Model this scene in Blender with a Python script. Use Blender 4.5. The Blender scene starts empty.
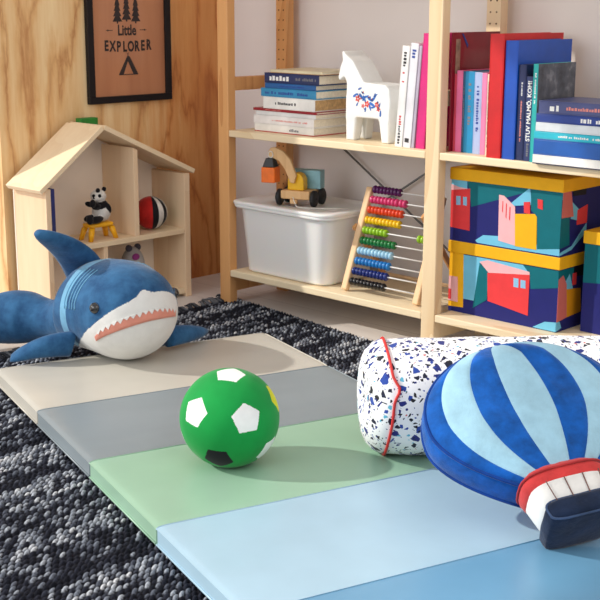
import bpy, bmesh, math, random
import numpy as np
from mathutils import Vector, Matrix, Euler
random.seed(4)
S = bpy.context.scene
COL = S.collection
PI = math.pi

# ------------------------------------------------------------------ camera, world, sun, exposure
cd = bpy.data.cameras.new('camera'); cam = bpy.data.objects.new('camera', cd); COL.objects.link(cam)
cd.sensor_width = 36; cd.lens = 73.68; cd.clip_start = .05
_fw = Vector((-.6739, .7000, -.2360)).normalized()
_r = Vector((.7199, .6940, .0029)).normalized()
_u = _r.cross(_fw).normalized(); _r = _fw.cross(_u)
cam.matrix_world = Matrix(((_r.x, _u.x, -_fw.x, 2.962), (_r.y, _u.y, -_fw.y, -2.692), (_r.z, _u.z, -_fw.z, .977), (0, 0, 0, 1)))
cd.dof.use_dof = True; cd.dof.focus_distance = 2.45; cd.dof.aperture_fstop = 26
S.camera = cam
w = bpy.data.worlds.new('world'); S.world = w; w.use_nodes = True
bg = w.node_tree.nodes['Background']; bg.inputs[0].default_value = (1.0, .975, .95, 1); bg.inputs[1].default_value = .74
sd = bpy.data.lights.new('sun', 'SUN'); sun = bpy.data.objects.new('sun', sd); COL.objects.link(sun)
sd.energy = 3.0; sd.angle = .02; sd.color = (1, .95, .86)
_a, _e = math.radians(41), math.radians(33)
sun.rotation_euler = Vector((math.cos(_a) * math.cos(_e), math.sin(_a) * math.cos(_e), -math.sin(_e))).to_track_quat('-Z', 'Y').to_euler()
def area(name, loc, target, size, energy, color):
    l = bpy.data.lights.new(name, 'AREA'); o = bpy.data.objects.new(name, l); COL.objects.link(o)
    l.shape = 'RECTANGLE'; l.size, l.size_y = size; l.energy = energy; l.color = color
    o.location = loc; o.rotation_euler = (Vector(target) - Vector(loc)).to_track_quat('-Z', 'Y').to_euler()
area('front_fill', (.4, -4.2, 1.7), (.6, 0, .4), (2.6, 1.8), 42, (.95, .97, 1))  # cool fill added to brighten the fronts, no window stands here
area('warm_fill', (3.6, -1.2, 2.3), (.3, -.3, .4), (1.6, 1.6), 14, (1, .93, .86))  # warm fill added from the right, not a lamp of the room
S.view_settings.view_transform = 'Standard'; S.view_settings.look = 'None'
S.view_settings.exposure = 0; S.view_settings.gamma = 1; S.view_settings.use_curve_mapping = False

# ------------------------------------------------------------------ materials
def lin(c):
    return tuple((v / 255 / 12.92 if v <= 10 else ((v / 255 + .055) / 1.055) ** 2.4) for v in c) + (1,)
MATS = {}
class NT:
    def __init__(s, name):
        s.m = bpy.data.materials.new(name); s.m.use_nodes = True
        s.t = s.m.node_tree; s.b = s.t.nodes['Principled BSDF']
    def n(s, kind, **kw):
        x = s.t.nodes.new(kind)
        for k, v in kw.items():
            if k.startswith('i_'):
                x.inputs[k[2:].replace('_', ' ')].default_value = v
            else: setattr(x, k, v)
        return x
    def l(s, a, b): s.t.links.new(a, b)
    def coord(s, scale=(1, 1, 1), rot=(0, 0, 0)):
        tc = s.n('ShaderNodeTexCoord'); mp = s.n('ShaderNodeMapping')
        mp.inputs['Scale'].default_value = scale; mp.inputs['Rotation'].default_value = rot
        s.l(tc.outputs['Object'], mp.inputs['Vector']); return mp.outputs[0]
    def noise(s, vec, scale, detail=3, rough=.55):
        x = s.n('ShaderNodeTexNoise'); x.inputs['Scale'].default_value = scale
        x.inputs['Detail'].default_value = detail; x.inputs['Roughness'].default_value = rough
        if vec is not None: s.l(vec, x.inputs['Vector'])
        return x
    def ramp(s, fac, stops, interp='LINEAR'):
        x = s.n('ShaderNodeValToRGB'); x.color_ramp.interpolation = interp
        el = x.color_ramp.elements
        while len(el) < len(stops): el.new(.5)
        for e, (p, c) in zip(el, stops): e.position = p; e.color = lin(c) if len(c) == 3 and max(c) > 1 else (*c, 1)
        s.l(fac, x.inputs[0]); return x.outputs[0]
    def mix(s, fac, a, b, mode='MIX'):
        x = s.n('ShaderNodeMix', data_type='RGBA', blend_type=mode)
        for sock, v in ((x.inputs[0], fac), (x.inputs[6], a), (x.inputs[7], b)):
            if hasattr(v, 'links'): s.l(v, sock)
            elif isinstance(v, (int, float)): sock.default_value = v
            else: sock.default_value = lin(v)
        return x.outputs[2]
    def math(s, op, a, b=0, c=0):
        x = s.n('ShaderNodeMath', operation=op)
        for i, v in enumerate((a, b, c)):
            if hasattr(v, 'links'): s.l(v, x.inputs[i])
            else: x.inputs[i].default_value = v
        return x.outputs[0]
    def bump(s, h, strength=.3, dist=.002):
        x = s.n('ShaderNodeBump'); x.inputs['Strength'].default_value = strength; x.inputs['Distance'].default_value = dist
        s.l(h, x.inputs['Height']); s.l(x.outputs[0], s.b.inputs['Normal'])
    def set(s, **kw):
        for k, v in kw.items(): s.b.inputs[k.replace('_', ' ')].default_value = v
        return s
def plain(name, rgb, rough=.5, var=.06, scale=30, coat=0, sheen=0, bump=0, bscale=300, metal=0, spec=.5):
    if name in MATS: return MATS[name]
    n = NT(name); v = n.coord(); x = n.noise(v, scale, 3)
    dk = tuple(c * (1 - var * 1.6) for c in rgb); lt = tuple(min(255, c * (1 + var)) for c in rgb)
    c = n.ramp(x.outputs[0], [(.3, tuple(max(1.01, q) for q in dk)), (.7, tuple(max(1.01, q) for q in lt))]); n.l(c, n.b.inputs['Base Color'])
    n.set(Roughness=rough, Metallic=metal, Coat_Weight=coat, Sheen_Weight=sheen)
    n.b.inputs['Specular IOR Level'].default_value = spec
    if sheen: n.b.inputs['Sheen Roughness'].default_value = .4
    if bump: n.bump(n.noise(v, bscale, 2).outputs[0], bump, .001)
    MATS[name] = n.m; return n.m
def wood(name, light, dark, axis='z', ring=14, rough=.55, knots=.0, stretch=.09, seed=0.0, contrast=.5):
    if name in MATS: return MATS[name]
    n = NT(name); sc = {'x': (stretch, 1, 1), 'y': (1, stretch, 1), 'z': (1, 1, stretch)}[axis]
    tc = n.n('ShaderNodeTexCoord'); mp = n.n('ShaderNodeMapping'); mp.inputs['Scale'].default_value = sc
    mp.inputs['Location'].default_value = (seed, seed * 1.7, seed * .6)
    n.l(tc.outputs['Object'], mp.inputs['Vector']); v = mp.outputs[0]
    a = n.noise(v, 5.5, 1, .4)
    rings = n.math('FRACT', n.math('MULTIPLY', a.outputs[0], ring))
    tri = n.math('PINGPONG', n.math('MULTIPLY', a.outputs[0], ring), .5)
    saw = n.math('POWER', rings, 2.2)
    f = n.math('ADD', n.math('MULTIPLY', saw, contrast), n.math('MULTIPLY', n.noise(v, 60, 3).outputs[0], .35))
    f = n.math('ADD', f, n.math('MULTIPLY', n.noise(v, 2.0, 2).outputs[0], .35))
    col = n.ramp(f, [(.25, light), (1.0, dark)])
    if knots:
        vo = n.n('ShaderNodeTexVoronoi'); vo.inputs['Scale'].default_value = 3.2
        mp2 = n.n('ShaderNodeMapping'); mp2.inputs['Scale'].default_value = tuple(1 if q == 1 else .55 for q in sc)
        mp2.inputs['Location'].default_value = (seed + .3, seed, .2); n.l(tc.outputs['Object'], mp2.inputs['Vector'])
        n.l(mp2.outputs[0], vo.inputs['Vector'])
        k = n.ramp(vo.outputs['Distance'], [(.012, (1., 1., 1.)), (.06, (0., 0., 0.))])
        col = n.mix(n.math('MULTIPLY', k, knots), col, (110, 62, 30))
    n.l(col, n.b.inputs['Base Color']); n.set(Roughness=rough)
    n.bump(n.noise(v, 90, 2).outputs[0], .08, .001)
    MATS[name] = n.m; return n.m
PINE = wood('pine', (238, 216, 180), (214, 176, 128), 'z', 10, knots=.8, contrast=.35)
PINE_X = wood('pine_board', (240, 223, 190), (218, 186, 140), 'x', 9, knots=.6, contrast=.3, seed=2.1)
PINE_W = wood('pine_warm', (222, 166, 108), (188, 122, 66), 'z', 10, knots=.9, contrast=.4, seed=4.2)
PINE_Y = wood('pine_house', (240, 218, 184), (214, 178, 136), 'y', 5, knots=.6, contrast=.16, seed=1.3)
PINE_Z = wood('pine_house_upright', (240, 212, 178), (214, 170, 126), 'z', 5, knots=.8, contrast=.16, seed=5.3)
BEECH = wood('beech', (224, 182, 130), (196, 146, 94), 'z', 8, contrast=.25, seed=3.3)
def vinyl(name, rgb):
    n = NT(name); v = n.coord((1, .35, 1), (0, 0, .5)); a = n.noise(v, 5, 2, .5); v2 = n.coord()
    n.b.inputs['Base Color'].default_value = lin(rgb); n.set(Roughness=.36)
    n.b.inputs['Specular IOR Level'].default_value = .6
    n.l(n.ramp(n.noise(v2, 6, 3).outputs[0], [(.3, tuple(c * .96 for c in rgb)), (.7, rgb)]), n.b.inputs['Base Color'])
    n.bump(a.outputs[0], .6, .012); return n.m
def plush(name, rgb, var=.1, dk=None):
    if name in MATS: return MATS[name]
    n = NT(name); v = n.coord(); a = n.noise(v, 22, 4, .6)
    d = dk or tuple(max(1.01, c * (1 - var * 2)) for c in rgb)
    n.l(n.ramp(a.outputs[0], [(.3, d), (.68, rgb)]), n.b.inputs['Base Color'])
    n.set(Roughness=.85, Sheen_Weight=.25); n.b.inputs['Sheen Roughness'].default_value = .35
    n.b.inputs['Specular IOR Level'].default_value = .2
    h = n.math('ADD', n.noise(v, 500, 2).outputs[0], n.math('MULTIPLY', n.noise(v, 35, 3).outputs[0], 3))
    n.bump(h, .35, .0022); MATS[name] = n.m; return n.m

# ------------------------------------------------------------------ mesh building
class MB:
    def __init__(s): s.v = []; s.f = []; s.mi = []; s.sm = []
    def add(s, verts, faces, m=0, smooth=False):
        o = len(s.v); s.v += [tuple(p) for p in verts]
        for f in faces: s.f.append(tuple(i + o for i in f)); s.mi.append(m); s.sm.append(smooth)
        return s
    def box(s, lo, hi, m=0, M=None):
        (a, b, c), (d, e, f) = lo, hi
        v = [(a, b, c), (d, b, c), (d, e, c), (a, e, c), (a, b, f), (d, b, f), (d, e, f), (a, e, f)]
        if M: v = [M @ Vector(p) for p in v]
        return s.add(v, [(0, 3, 2, 1), (4, 5, 6, 7), (0, 1, 5, 4), (1, 2, 6, 5), (2, 3, 7, 6), (3, 0, 4, 7)], m)
    def prism(s, pts, vec, m=0):            # planar 3D polygon swept along vec
        n = len(pts); v = [Vector(p) for p in pts]; vec = Vector(vec)
        nor = Vector((0, 0, 0))
        for i in range(n): nor += (v[i] - v[0]).cross(v[(i + 1) % n] - v[0])
        if nor.dot(vec) > 0: v = v[::-1]
        return s.add(v + [p + vec for p in v], [tuple(range(n)), tuple(range(2 * n - 1, n - 1, -1))] +
                     [(i, i + n, (i + 1) % n + n, (i + 1) % n) for i in range(n)], m)
    def poly(s, pts, m=0): return s.add(pts, [tuple(range(len(pts)))], m)
    def rings(s, rings, m=0, caps=True, smooth=True, closed=False):
        n = len(rings[0]); v = [p for r in rings for p in r]; f = []
        k = len(rings)
        for i in range(k if closed else k - 1):
            j = (i + 1) % k
            for q in range(n): f.append((i * n + q, i * n + (q + 1) % n, j * n + (q + 1) % n, j * n + q))
        if caps and not closed: f += [tuple(range(n - 1, -1, -1)), tuple(range((k - 1) * n, k * n))]
        return s.add(v, f, m, smooth)
    def tube(s, pts, rad, n=8, m=0, caps=True, closed=False):
        pts = [Vector(p) for p in pts]; k = len(pts); R = []
        rad = rad if isinstance(rad, (list, tuple)) else [rad] * k; up = None
        for i in range(k):
            a = pts[(i - 1) % k] if closed else pts[max(i - 1, 0)]; b = pts[(i + 1) % k] if closed else pts[min(i + 1, k - 1)]
            t = (b - a).normalized()
            if up is None: up = Vector((0, 0, 1)) if abs(t.z) < .9 else Vector((1, 0, 0))
            x = up.cross(t); x.normalize(); y = t.cross(x); up = y
            R.append([pts[i] + (x * math.cos(q * 2 * PI / n) + y * math.sin(q * 2 * PI / n)) * rad[i] for q in range(n)])
        return s.rings(R, m, caps, True, closed)
    def lathe(s, prof, n=24, m=0, o=(0, 0, 0), M=None, caps=True):
        R = []
        for r, z in prof:
            ring = [Vector((r * math.cos(q * 2 * PI / n), r * math.sin(q * 2 * PI / n), z)) for q in range(n)]
            R.append([(M @ p if M else p) + Vector(o) for p in ring])
        return s.rings(R, m, caps, True)
    def ball(s, c, r, m=0, nu=16, nv=10, M=None):
        r = r if hasattr(r, '__len__') else (r, r, r)
        R = []
        for j in range(nv + 1):
            t = PI * (j + (.02 if j == 0 else -.02 if j == nv else 0)) / nv
            ring = [Vector((r[0] * math.sin(t) * math.cos(q * 2 * PI / nu), r[1] * math.sin(t) * math.sin(q * 2 * PI / nu), -r[2] * math.cos(t))) for q in range(nu)]
            R.append([(M @ p if M else p) + Vector(c) for p in ring])
        return s.rings(R, m, True, True)
    def build(s, name, mats, parent=None, bevel=0, seg=2, loc=None, label=None):
        me = bpy.data.meshes.new(name); me.from_pydata(s.v, [], s.f)
        for m in (mats if isinstance(mats, (list, tuple)) else [mats]): me.materials.append(m)
        me.polygons.foreach_set('material_index', s.mi); me.polygons.foreach_set('use_smooth', s.sm); me.update()
        o = bpy.data.objects.new(name, me); COL.objects.link(o)
        if parent: o.parent = parent
        if loc: o.location = loc
        if bevel:
            b = o.modifiers.new('bevel', 'BEVEL'); b.width = bevel; b.segments = seg; b.limit_method = 'ANGLE'; b.angle_limit = .6
        if label: o['label'] = label
        return o
def tag(o, label, cat, group=None):
    o['label'] = label; o['category'] = cat
    if group: o['group'] = group
    return o
def thing(name, label, cat, loc=(0, 0, 0), rot=(0, 0, 0), group=None):
    o = bpy.data.objects.new(name, None); COL.objects.link(o); o.empty_display_size = .05
    o.location = loc; o.rotation_euler = rot; return tag(o, label, cat, group)
def struct(o): o['kind'] = 'structure'; return o
def sub(o, lv=2):
    m = o.modifiers.new('sub', 'SUBSURF'); m.levels = m.render_levels = lv
    for p in o.data.polygons: p.use_smooth = True
    return o
def bake(o):
    dg = bpy.context.evaluated_depsgraph_get(); me = bpy.data.meshes.new_from_object(o.evaluated_get(dg))
    o.modifiers.clear(); o.data = me; return o
def blobs(name, parts, mats, parent=None, voxel=.003, smooth=6, loc=None):
    """parts: (centre, radii, euler, material index) ellipsoids fused into one continuous surface"""
    mb = MB()
    for c, r, e, mi in parts: mb.ball(c, r, 0, 20, 14, Euler(e).to_matrix())
    o = mb.build(name, mats, None)
    r = o.modifiers.new('r', 'REMESH'); r.mode = 'VOXEL'; r.voxel_size = voxel
    if smooth: q = o.modifiers.new('s', 'SMOOTH'); q.iterations = smooth; q.factor = .5
    bpy.context.view_layer.update(); bake(o)
    inv = [(Vector(c), Euler(e).to_matrix().inverted(), Vector(rr), mi) for c, rr, e, mi in parts]
    for p in o.data.polygons:
        p.use_smooth = True; best = 1e9
        for c, M, rr, mi in inv:
            q = M @ (p.center - c); d = math.sqrt((q.x / rr.x) ** 2 + (q.y / rr.y) ** 2 + (q.z / rr.z) ** 2)
            if d < best: best = d; p.material_index = mi
    o.parent = parent
    if loc: o.location = loc
    return o
def text(name, body, size, mat, M, parent=None, bold=0, sx=1, extrude=.0003, align='CENTER'):
    cu = bpy.data.curves.new(name, 'FONT'); cu.body = body; cu.size = size; cu.align_x = align; cu.align_y = 'CENTER'
    cu.extrude = extrude; cu.offset = bold; cu.resolution_u = 3
    t = bpy.data.objects.new(name, cu); COL.objects.link(t); bpy.context.view_layer.update()
    me = bpy.data.meshes.new_from_object(t.evaluated_get(bpy.context.evaluated_depsgraph_get()))
    bpy.data.objects.remove(t); me.transform(M @ Matrix.Diagonal((sx, 1, 1, 1))); me.materials.clear(); me.materials.append(mat)
    o = bpy.data.objects.new(name, me); COL.objects.link(o); o.parent = parent; return o
def frame4(x, y, o):                         # 4x4 with local x, y axes and origin
    x, y = Vector(x), Vector(y); z = x.cross(y)
    return Matrix(((x.x, y.x, z.x, o[0]), (x.y, y.y, z.y, o[1]), (x.z, y.z, z.z, o[2]), (0, 0, 0, 1)))

# ------------------------------------------------------------------ the setting
WX, WY = -.335, .335
n = NT('plywood'); v = n.coord((1, 1, .13))
wn = n.noise(n.coord((1, 2.5, .6)), 9, 4, .6); ad = n.n('ShaderNodeVectorMath', operation='MULTIPLY_ADD')
n.l(wn.outputs['Color'], ad.inputs[0]); ad.inputs[1].default_value = (.05, .05, .05); n.l(v, ad.inputs[2])
a = n.noise(ad.outputs[0], 3.4, 2, .4)
ft = n.math('PINGPONG', n.math('MULTIPLY', a.outputs[0], 24), 1)
ft = n.math('POWER', ft, 3)
f = n.math('MULTIPLY', ft, .38)
f = n.math('ADD', f, n.math('MULTIPLY', n.noise(n.coord((1, 1, .05)), 70, 3).outputs[0], .30))
f = n.math('ADD', f, n.math('MULTIPLY', n.noise(n.coord((1, 1.4, .22)), 7, 5, .65).outputs[0], .62))
c = n.ramp(f, [(.34, (240, 212, 164)), (.62, (222, 178, 122)), (1., (176, 116, 66))])
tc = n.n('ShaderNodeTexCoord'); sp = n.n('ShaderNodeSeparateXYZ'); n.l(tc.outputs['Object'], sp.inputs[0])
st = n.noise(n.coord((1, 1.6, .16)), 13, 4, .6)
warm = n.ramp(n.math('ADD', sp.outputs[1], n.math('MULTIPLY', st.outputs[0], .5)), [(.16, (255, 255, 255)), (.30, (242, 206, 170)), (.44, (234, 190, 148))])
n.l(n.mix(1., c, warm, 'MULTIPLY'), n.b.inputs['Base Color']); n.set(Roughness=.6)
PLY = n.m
n = NT('white_wall_paint'); v = n.coord(); n.l(n.ramp(n.noise(v, 3, 2).outputs[0], [(.3, (230, 223, 221)), (.7, (237, 230, 228))]), n.b.inputs['Base Color'])
n.set(Roughness=.9); n.bump(n.noise(v, 180, 2).outputs[0], .1, .001); WALL = n.m
n = NT('pale_floor'); v = n.coord()
br = n.n('ShaderNodeTexBrick'); br.offset = .37; n.l(v, br.inputs['Vector'])
for k, q in (('Scale', 1), ('Brick Width', 1.6), ('Row Height', .14), ('Mortar Size', .0012), ('Bias', 0)): br.inputs[k].default_value = q
br.inputs['Color1'].default_value = lin((226, 219, 214)); br.inputs['Color2'].default_value = lin((216, 208, 203)); br.inputs['Mortar'].default_value = lin((176, 166, 160))
n.l(n.mix(n.ramp(n.noise(n.coord((.15, 1, 1)), 25, 3).outputs[0], [(.35, (0., 0., 0.)), (.75, (.35, .35, .35))]), br.outputs[0], (204, 192, 186)), n.b.inputs['Base Color'])
n.set(Roughness=.42); FLOOR = n.m
struct(MB().box((-1.2, -4.6, -.05), (5, WY, 0)).build('floor', FLOOR))
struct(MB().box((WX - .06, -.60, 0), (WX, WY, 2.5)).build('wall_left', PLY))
struct(MB().box((WX - .06, WY, 0), (5, WY + .08, 2.5)).build('wall_back', WALL))
BLOCKER = plain('white_blocker', (236, 232, 226), .5, .02)
struct(MB().box((WX - .06, -3.6, 2.12), (WX, -.601, 2.5)).build('sun_blocker_1', BLOCKER))  # unseen lintel added to keep sun streaks off the upper right wall

# ------------------------------------------------------------------ shelving unit
L_, P_ = .85, .048                                   # section pitch, post width
SD = .30                                             # depth
ZL, ZU, TH = .1155, .5755, .021
STEEL = plain('grey_steel', (120, 122, 124), .4, .03, metal=.7)
HOLE = plain('dark_hole', (84, 56, 34), .9, .02)
sh = thing('shelving_unit', 'tall open pine shelving unit with ladder sides standing along the white wall', 'shelf', (0, 0, 0))
for k in range(3):
    x = k * L_; mf = (PINE_W, PINE, PINE)[k]
    p = MB().box((x, 0, 0), (x + P_, .034, 1.55)).build('post', [mf], sh, .003)
    h = MB().box((x, SD - .034, 0), (x + P_, SD, 1.55))
    for z in np.arange(.15, 1.5, .032):
        for dx in (.013, .034): h.lathe([(.0026, 0), (.0026, .0006)], 8, 1, (x + dx, SD - .0341, z), Matrix.Rotation(PI / 2, 3, 'X'))
    h.build('post', [PINE_W if k == 0 else PINE, HOLE], sh)
    for z in (.06, .72, 1.36):
        MB().box((x + .008, .034, z - .021), (x + .04, SD - .034, z + .021)).build('rung', PINE_W if k == 0 else PINE_X, sh, .002)
for k in range(2):
    for z in (ZL, ZU, 1.19):
        MB().box((k * L_ + P_ + .001, .001, z - TH), ((k + 1) * L_ - .001, SD, z)).build('shelf_board', PINE_X, sh, .0025)
MB().tube([(.05, SD + .006, .650), (.848, SD + .006, .146)], .0035, 8).build('cross_brace', STEEL, sh)
MB().tube([(.05, SD + .013, .105), (.848, SD + .013, .612)], .0035, 8).build('cross_brace', STEEL, sh)

# ------------------------------------------------------------------ books
PAGE = plain('page_edges', (234, 226, 208), .8, .03, 160)
PAGE_B = plain('brown_page_edges', (196, 160, 112), .8, .1, 120)
INK = {'w': plain('white_ink', (238, 238, 236), .6, 0), 'k': plain('black_ink', (40, 40, 46), .6, 0), 'g': plain('grey_ink', (120, 120, 126), .6, 0),
       'b': plain('blue_ink', (40, 70, 150), .6, 0), 'r': plain('red_ink', (196, 60, 66), .6, 0), 'o': plain('orange_ink', (226, 140, 130), .6, 0)}
def book(name, label, group, loc, thick, length, depth, col, rot=(0, 0, 0), lying=False, pages=PAGE, marks=None, other=None, coat=.15, cat='book', photo=None, name2='book'):
    """standing: x thickness, y depth (spine at y=0), z length.  lying: x length, y depth, z thickness."""
    t = thing('book', label, cat, loc, rot, group)
    cov = plain('cover_' + name, col, .45, .05, 12, coat)
    mats = [cov, plain('back_' + name, other, .45, .05, 12, coat) if other else cov]
    if photo: mats.append(photo)
    c = .0018 if thick < .02 else .0028
    def A(mb, lo, hi, m=0):
        if lying: lo, hi = (lo[2], lo[1], lo[0]), (hi[2], hi[1], hi[0])
        return mb.box(lo, hi, m)
    mb = MB()
    A(mb, (0, 0, 0), (c, depth, length), 1 if other else 0); A(mb, (thick - c, 0, 0), (thick, depth, length), 2 if photo else 0); A(mb, (c, 0, 0), (thick - c, c, length))
    mb.build('cover', mats, t, .0008)
    A(MB(), (c, c, .003), (thick - c, depth - .004, length - .003)).build('pages', pages, t)
    if marks:
        for kind, a, b, frac, ink in marks:      # lettering blocks along the spine, from a to b of its length
            mb = MB(); rnd = random.Random(name + str(a)); z = a * length
            hgt = thick * frac
            while z < b * length:
                wdt = hgt * (.35 + .4 * rnd.random()); hh = hgt * (.6 + .4 * rnd.random())
                if rnd.random() > .16 and z + wdt < length:
                    s0 = (thick - hgt) / 2
                    A(mb, (s0, -.0005, z), (s0 + hh, .0002, z + wdt))
                z += wdt * 1.45
            mb.build('title', INK[ink], t)
    return t
G1 = 'flat pile of books on the left upper shelf'
zz = ZU
pile = [  # name,label,x0,x1,thick,depth,col,kw
 ('p1', 'lowest book of the left pile, white spine with red back cover', .118, .378, .025, .225, (238, 236, 230), dict(other=(190, 50, 52), marks=[('d', .60, .78, .34, 'g')])),
 ('p2', 'white book with faint red marks, second from bottom of left pile', .114, .378, .027, .22, (236, 232, 230), dict(marks=[('d', .3, .9, .18, 'o')])),
 ('p3', 'thin white book under the dark red one in left pile', .124, .386, .013, .215, (226, 226, 226), {}),
 ('p4', 'thin dark red book across the middle of left pile', .112, .390, .008, .215, (158, 30, 46), dict(marks=[('d', .2, .45, .3, 'o')])),
 ('p5', 'thick white book with small dark title in left pile', .158, .382, .037, .215, (240, 238, 234), dict(pages=PAGE_B, marks=[('d', .24, .64, .24, 'k')])),
 ('p6', 'light blue book under two darker blue ones in left pile', .148, .386, .026, .21, (46, 142, 190), dict(marks=[('d', .08, .85, .36, 'b')])),
 ('p7', 'mid blue thin book under the thick navy one in left pile', .166, .386, .016, .205, (22, 94, 160), dict(marks=[('d', .3, .8, .3, 'b')])),
 ('p8', 'thick navy book with white script title near top of left pile', .164, .398, .031, .20, (24, 42, 92), dict(marks=[('d', .1, .42, .5, 'w'), ('d', .5, .94, .28, 'g')])),
 ('p9', 'thin cream book lying topmost on the left pile', .190, .412, .010, .18, (226, 214, 180), dict(other=(190, 142, 92))),
]
for nm, lab, x0, x1, th, dp, col, kw in pile:
    book(nm, lab, G1, (x0, .05, zz), th, x1 - x0, dp, col, lying=True, **kw); zz += th + .0004
# leaning magazines beside the middle post
G2 = 'magazines leaning on the middle post'
def lean(nm, lab, xb, th, h, d, col, ang, **kw): return book(nm, lab, G2, (xb, .035, ZU + .0005), th, h, d, col, rot=(0, math.radians(ang), 0), **kw)
lean('m1', 'white magazine with black and red squares on spine beside the white horse', .711, .026, .284, .19, (236, 236, 236), 4.5, marks=[('d', .03, .2, .34, 'k'), ('d', .22, .32, .34, 'r'), ('d', .62, .78, .4, 'r'), ('d', .8, .93, .42, 'k')])
lean('m2', 'white magazine with blue spot leaning next to the magenta book', .741, .027, .292, .20, (228, 228, 236), 4.5, marks=[('d', .05, .12, .6, 'k'), ('d', .86, .93, .5, 'b')])
lean('m3', 'grey lilac thin magazine squeezed against the magenta book', .771, .010, .285, .20, (184, 176, 196), 4.5)
lean('m4', 'glossy magenta book leaning against the middle shelf post', .787, .031, .319, .15, (214, 10, 122), 3.6, coat=.6)
# right section, standing books
G3 = 'books standing on the right upper shelf'
n = NT('grey_photo_cover'); v = n.coord((1, 1, 1)); x = n.noise(v, 22, 6, .62)
n.l(n.ramp(x.outputs[0], [(.3, (34, 38, 50)), (.55, (84, 88, 100)), (.75, (150, 152, 160))]), n.b.inputs['Base Color']); n.set(Roughness=.4); PHOTO = n.m
def stand(nm, lab, x0, x1, yf, h, d, col, **kw): return book(nm, lab, G3, (x0 + .0003, yf, ZU), x1 - x0 - .0006, h, d, col, **kw)
s0_ = stand('s0', 'large dark red book partly behind the middle post, above smaller spines', .8985, .9035, .04, .322, .22, (128, 8, 34), coat=.3)
MB().box((.005, .014, .19), (.0054, .034, .304)).build('cover_label', plain('brown_paper', (150, 128, 110), .7, .12, 60), s0_)
MB().prism([(.0052, .040, .318), (.0052, .046, .318), (.0052, .070, .288), (.0052, .066, .280)], (.0005, 0, 0)).build('ribbon', plain('blue_ribbon', (28, 62, 142), .5, .05), s0_)
stand('s1', 'narrow coral red spine beside the middle post', .9040, .912, .052, .212, .15, (206, 62, 84))
stand('s2', 'pink book between coral red spine and blue book', .912, .933, .052, .221, .16, (232, 112, 160))
stand('s3', 'dark teal narrow book between pink and bright blue spines', .933, .942, .052, .220, .15, (18, 84, 120), marks=[('d', .2, .8, .4, 'g')])
stand('s4', 'bright blue small book with pale title between pink ones', .942, .976, .05, .220, .15, (16, 138, 188), marks=[('d', .35, .85, .3, 'g')])
stand('s5', 'pale lilac book with dark blue title on spine', .976, 1.002, .046, .219, .15, (172, 188, 226), marks=[('d', .28, .82, .34, 'b')])
stand('s6', 'light pink spine right of the pale lilac book', 1.002, 1.019, .044, .218, .15, (236, 134, 180))
stand('s7', 'thin cream book squeezed against the big red book', 1.019, 1.030, .044, .216, .15, (238, 228, 206), marks=[('d', .1, .9, .3, 'k')])
stand('s8', 'big bright red book standing between small pink and big blue books', 1.049, 1.094, .008, .322, .28, (202, 10, 18), coat=.2)
stand('s9', 'big royal blue book standing right of the red one', 1.096, 1.135, .012, .306, .255, (6, 76, 180), coat=.2)
stand('sa', 'dark navy book with small red title between blue and STUV spines', 1.137, 1.160, .016, .246, .16, (20, 34, 84), marks=[('d', .2, .62, .2, 'o'), ('d', .68, .84, .18, 'w')])
sb_ = stand('sb', 'navy book with white STUV MALMÖ, KOM! lettering on its spine', 1.162, 1.186, .014, .217, .15, (38, 52, 104), marks=[('d', .04, .2, .3, 'g')])
text('title', 'STUV MALMÖ, KOM!', .0165, INK['w'], frame4((0, 0, 1), (-1, 0, 0), (.0117, -.0004, .129)), sb_, bold=.0004, sx=1.02)
stand('sc', 'turquoise spined book whose grey stormy photo cover faces the right', 1.188, 1.205, .004, .250, .175, (32, 178, 176), photo=PHOTO, marks=[('d', .6, .9, .3, 'w')])
# right flat pile
G4 = 'flat pile of books on the right upper shelf'
zz = ZU
rp = [('q1', 'white book with navy edge lying lowest in right pile', 1.208, .24, .024, .18, (236, 234, 230), dict(other=(30, 36, 70))),
      ('q2', 'thick deep blue book lying second lowest in right pile', 1.209, .25, .040, .19, (14, 86, 170), {}),
      ('q3', 'turquoise book lying above the thick blue one in right pile', 1.209, .24, .019, .18, (34, 182, 204), dict(marks=[('d', .3, .8, .3, 'w')])),
      ('q4', 'white paperback lying between turquoise and dark blue books', 1.213, .24, .022, .17, (216, 222, 228), {}),
      ('q5', 'dark blue thin book lying under the topmost one in right pile', 1.213, .25, .022, .18, (26, 58, 140), dict(marks=[('d', .52, .95, .5, 'w')])),
      ('q6', 'muted purple book with white bars lying topmost in right pile', 1.219, .24, .032, .17, (70, 78, 128), dict(marks=[('d', .14, .26, .55, 'w'), ('d', .34, .95, .28, 'o')]))]
for nm, lab, x0, ln, th, dp, col, kw in rp:
    book(nm, lab, G4, (x0, -.012, zz), th, ln, dp, col, lying=True, **kw); zz += th + .0004

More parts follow.
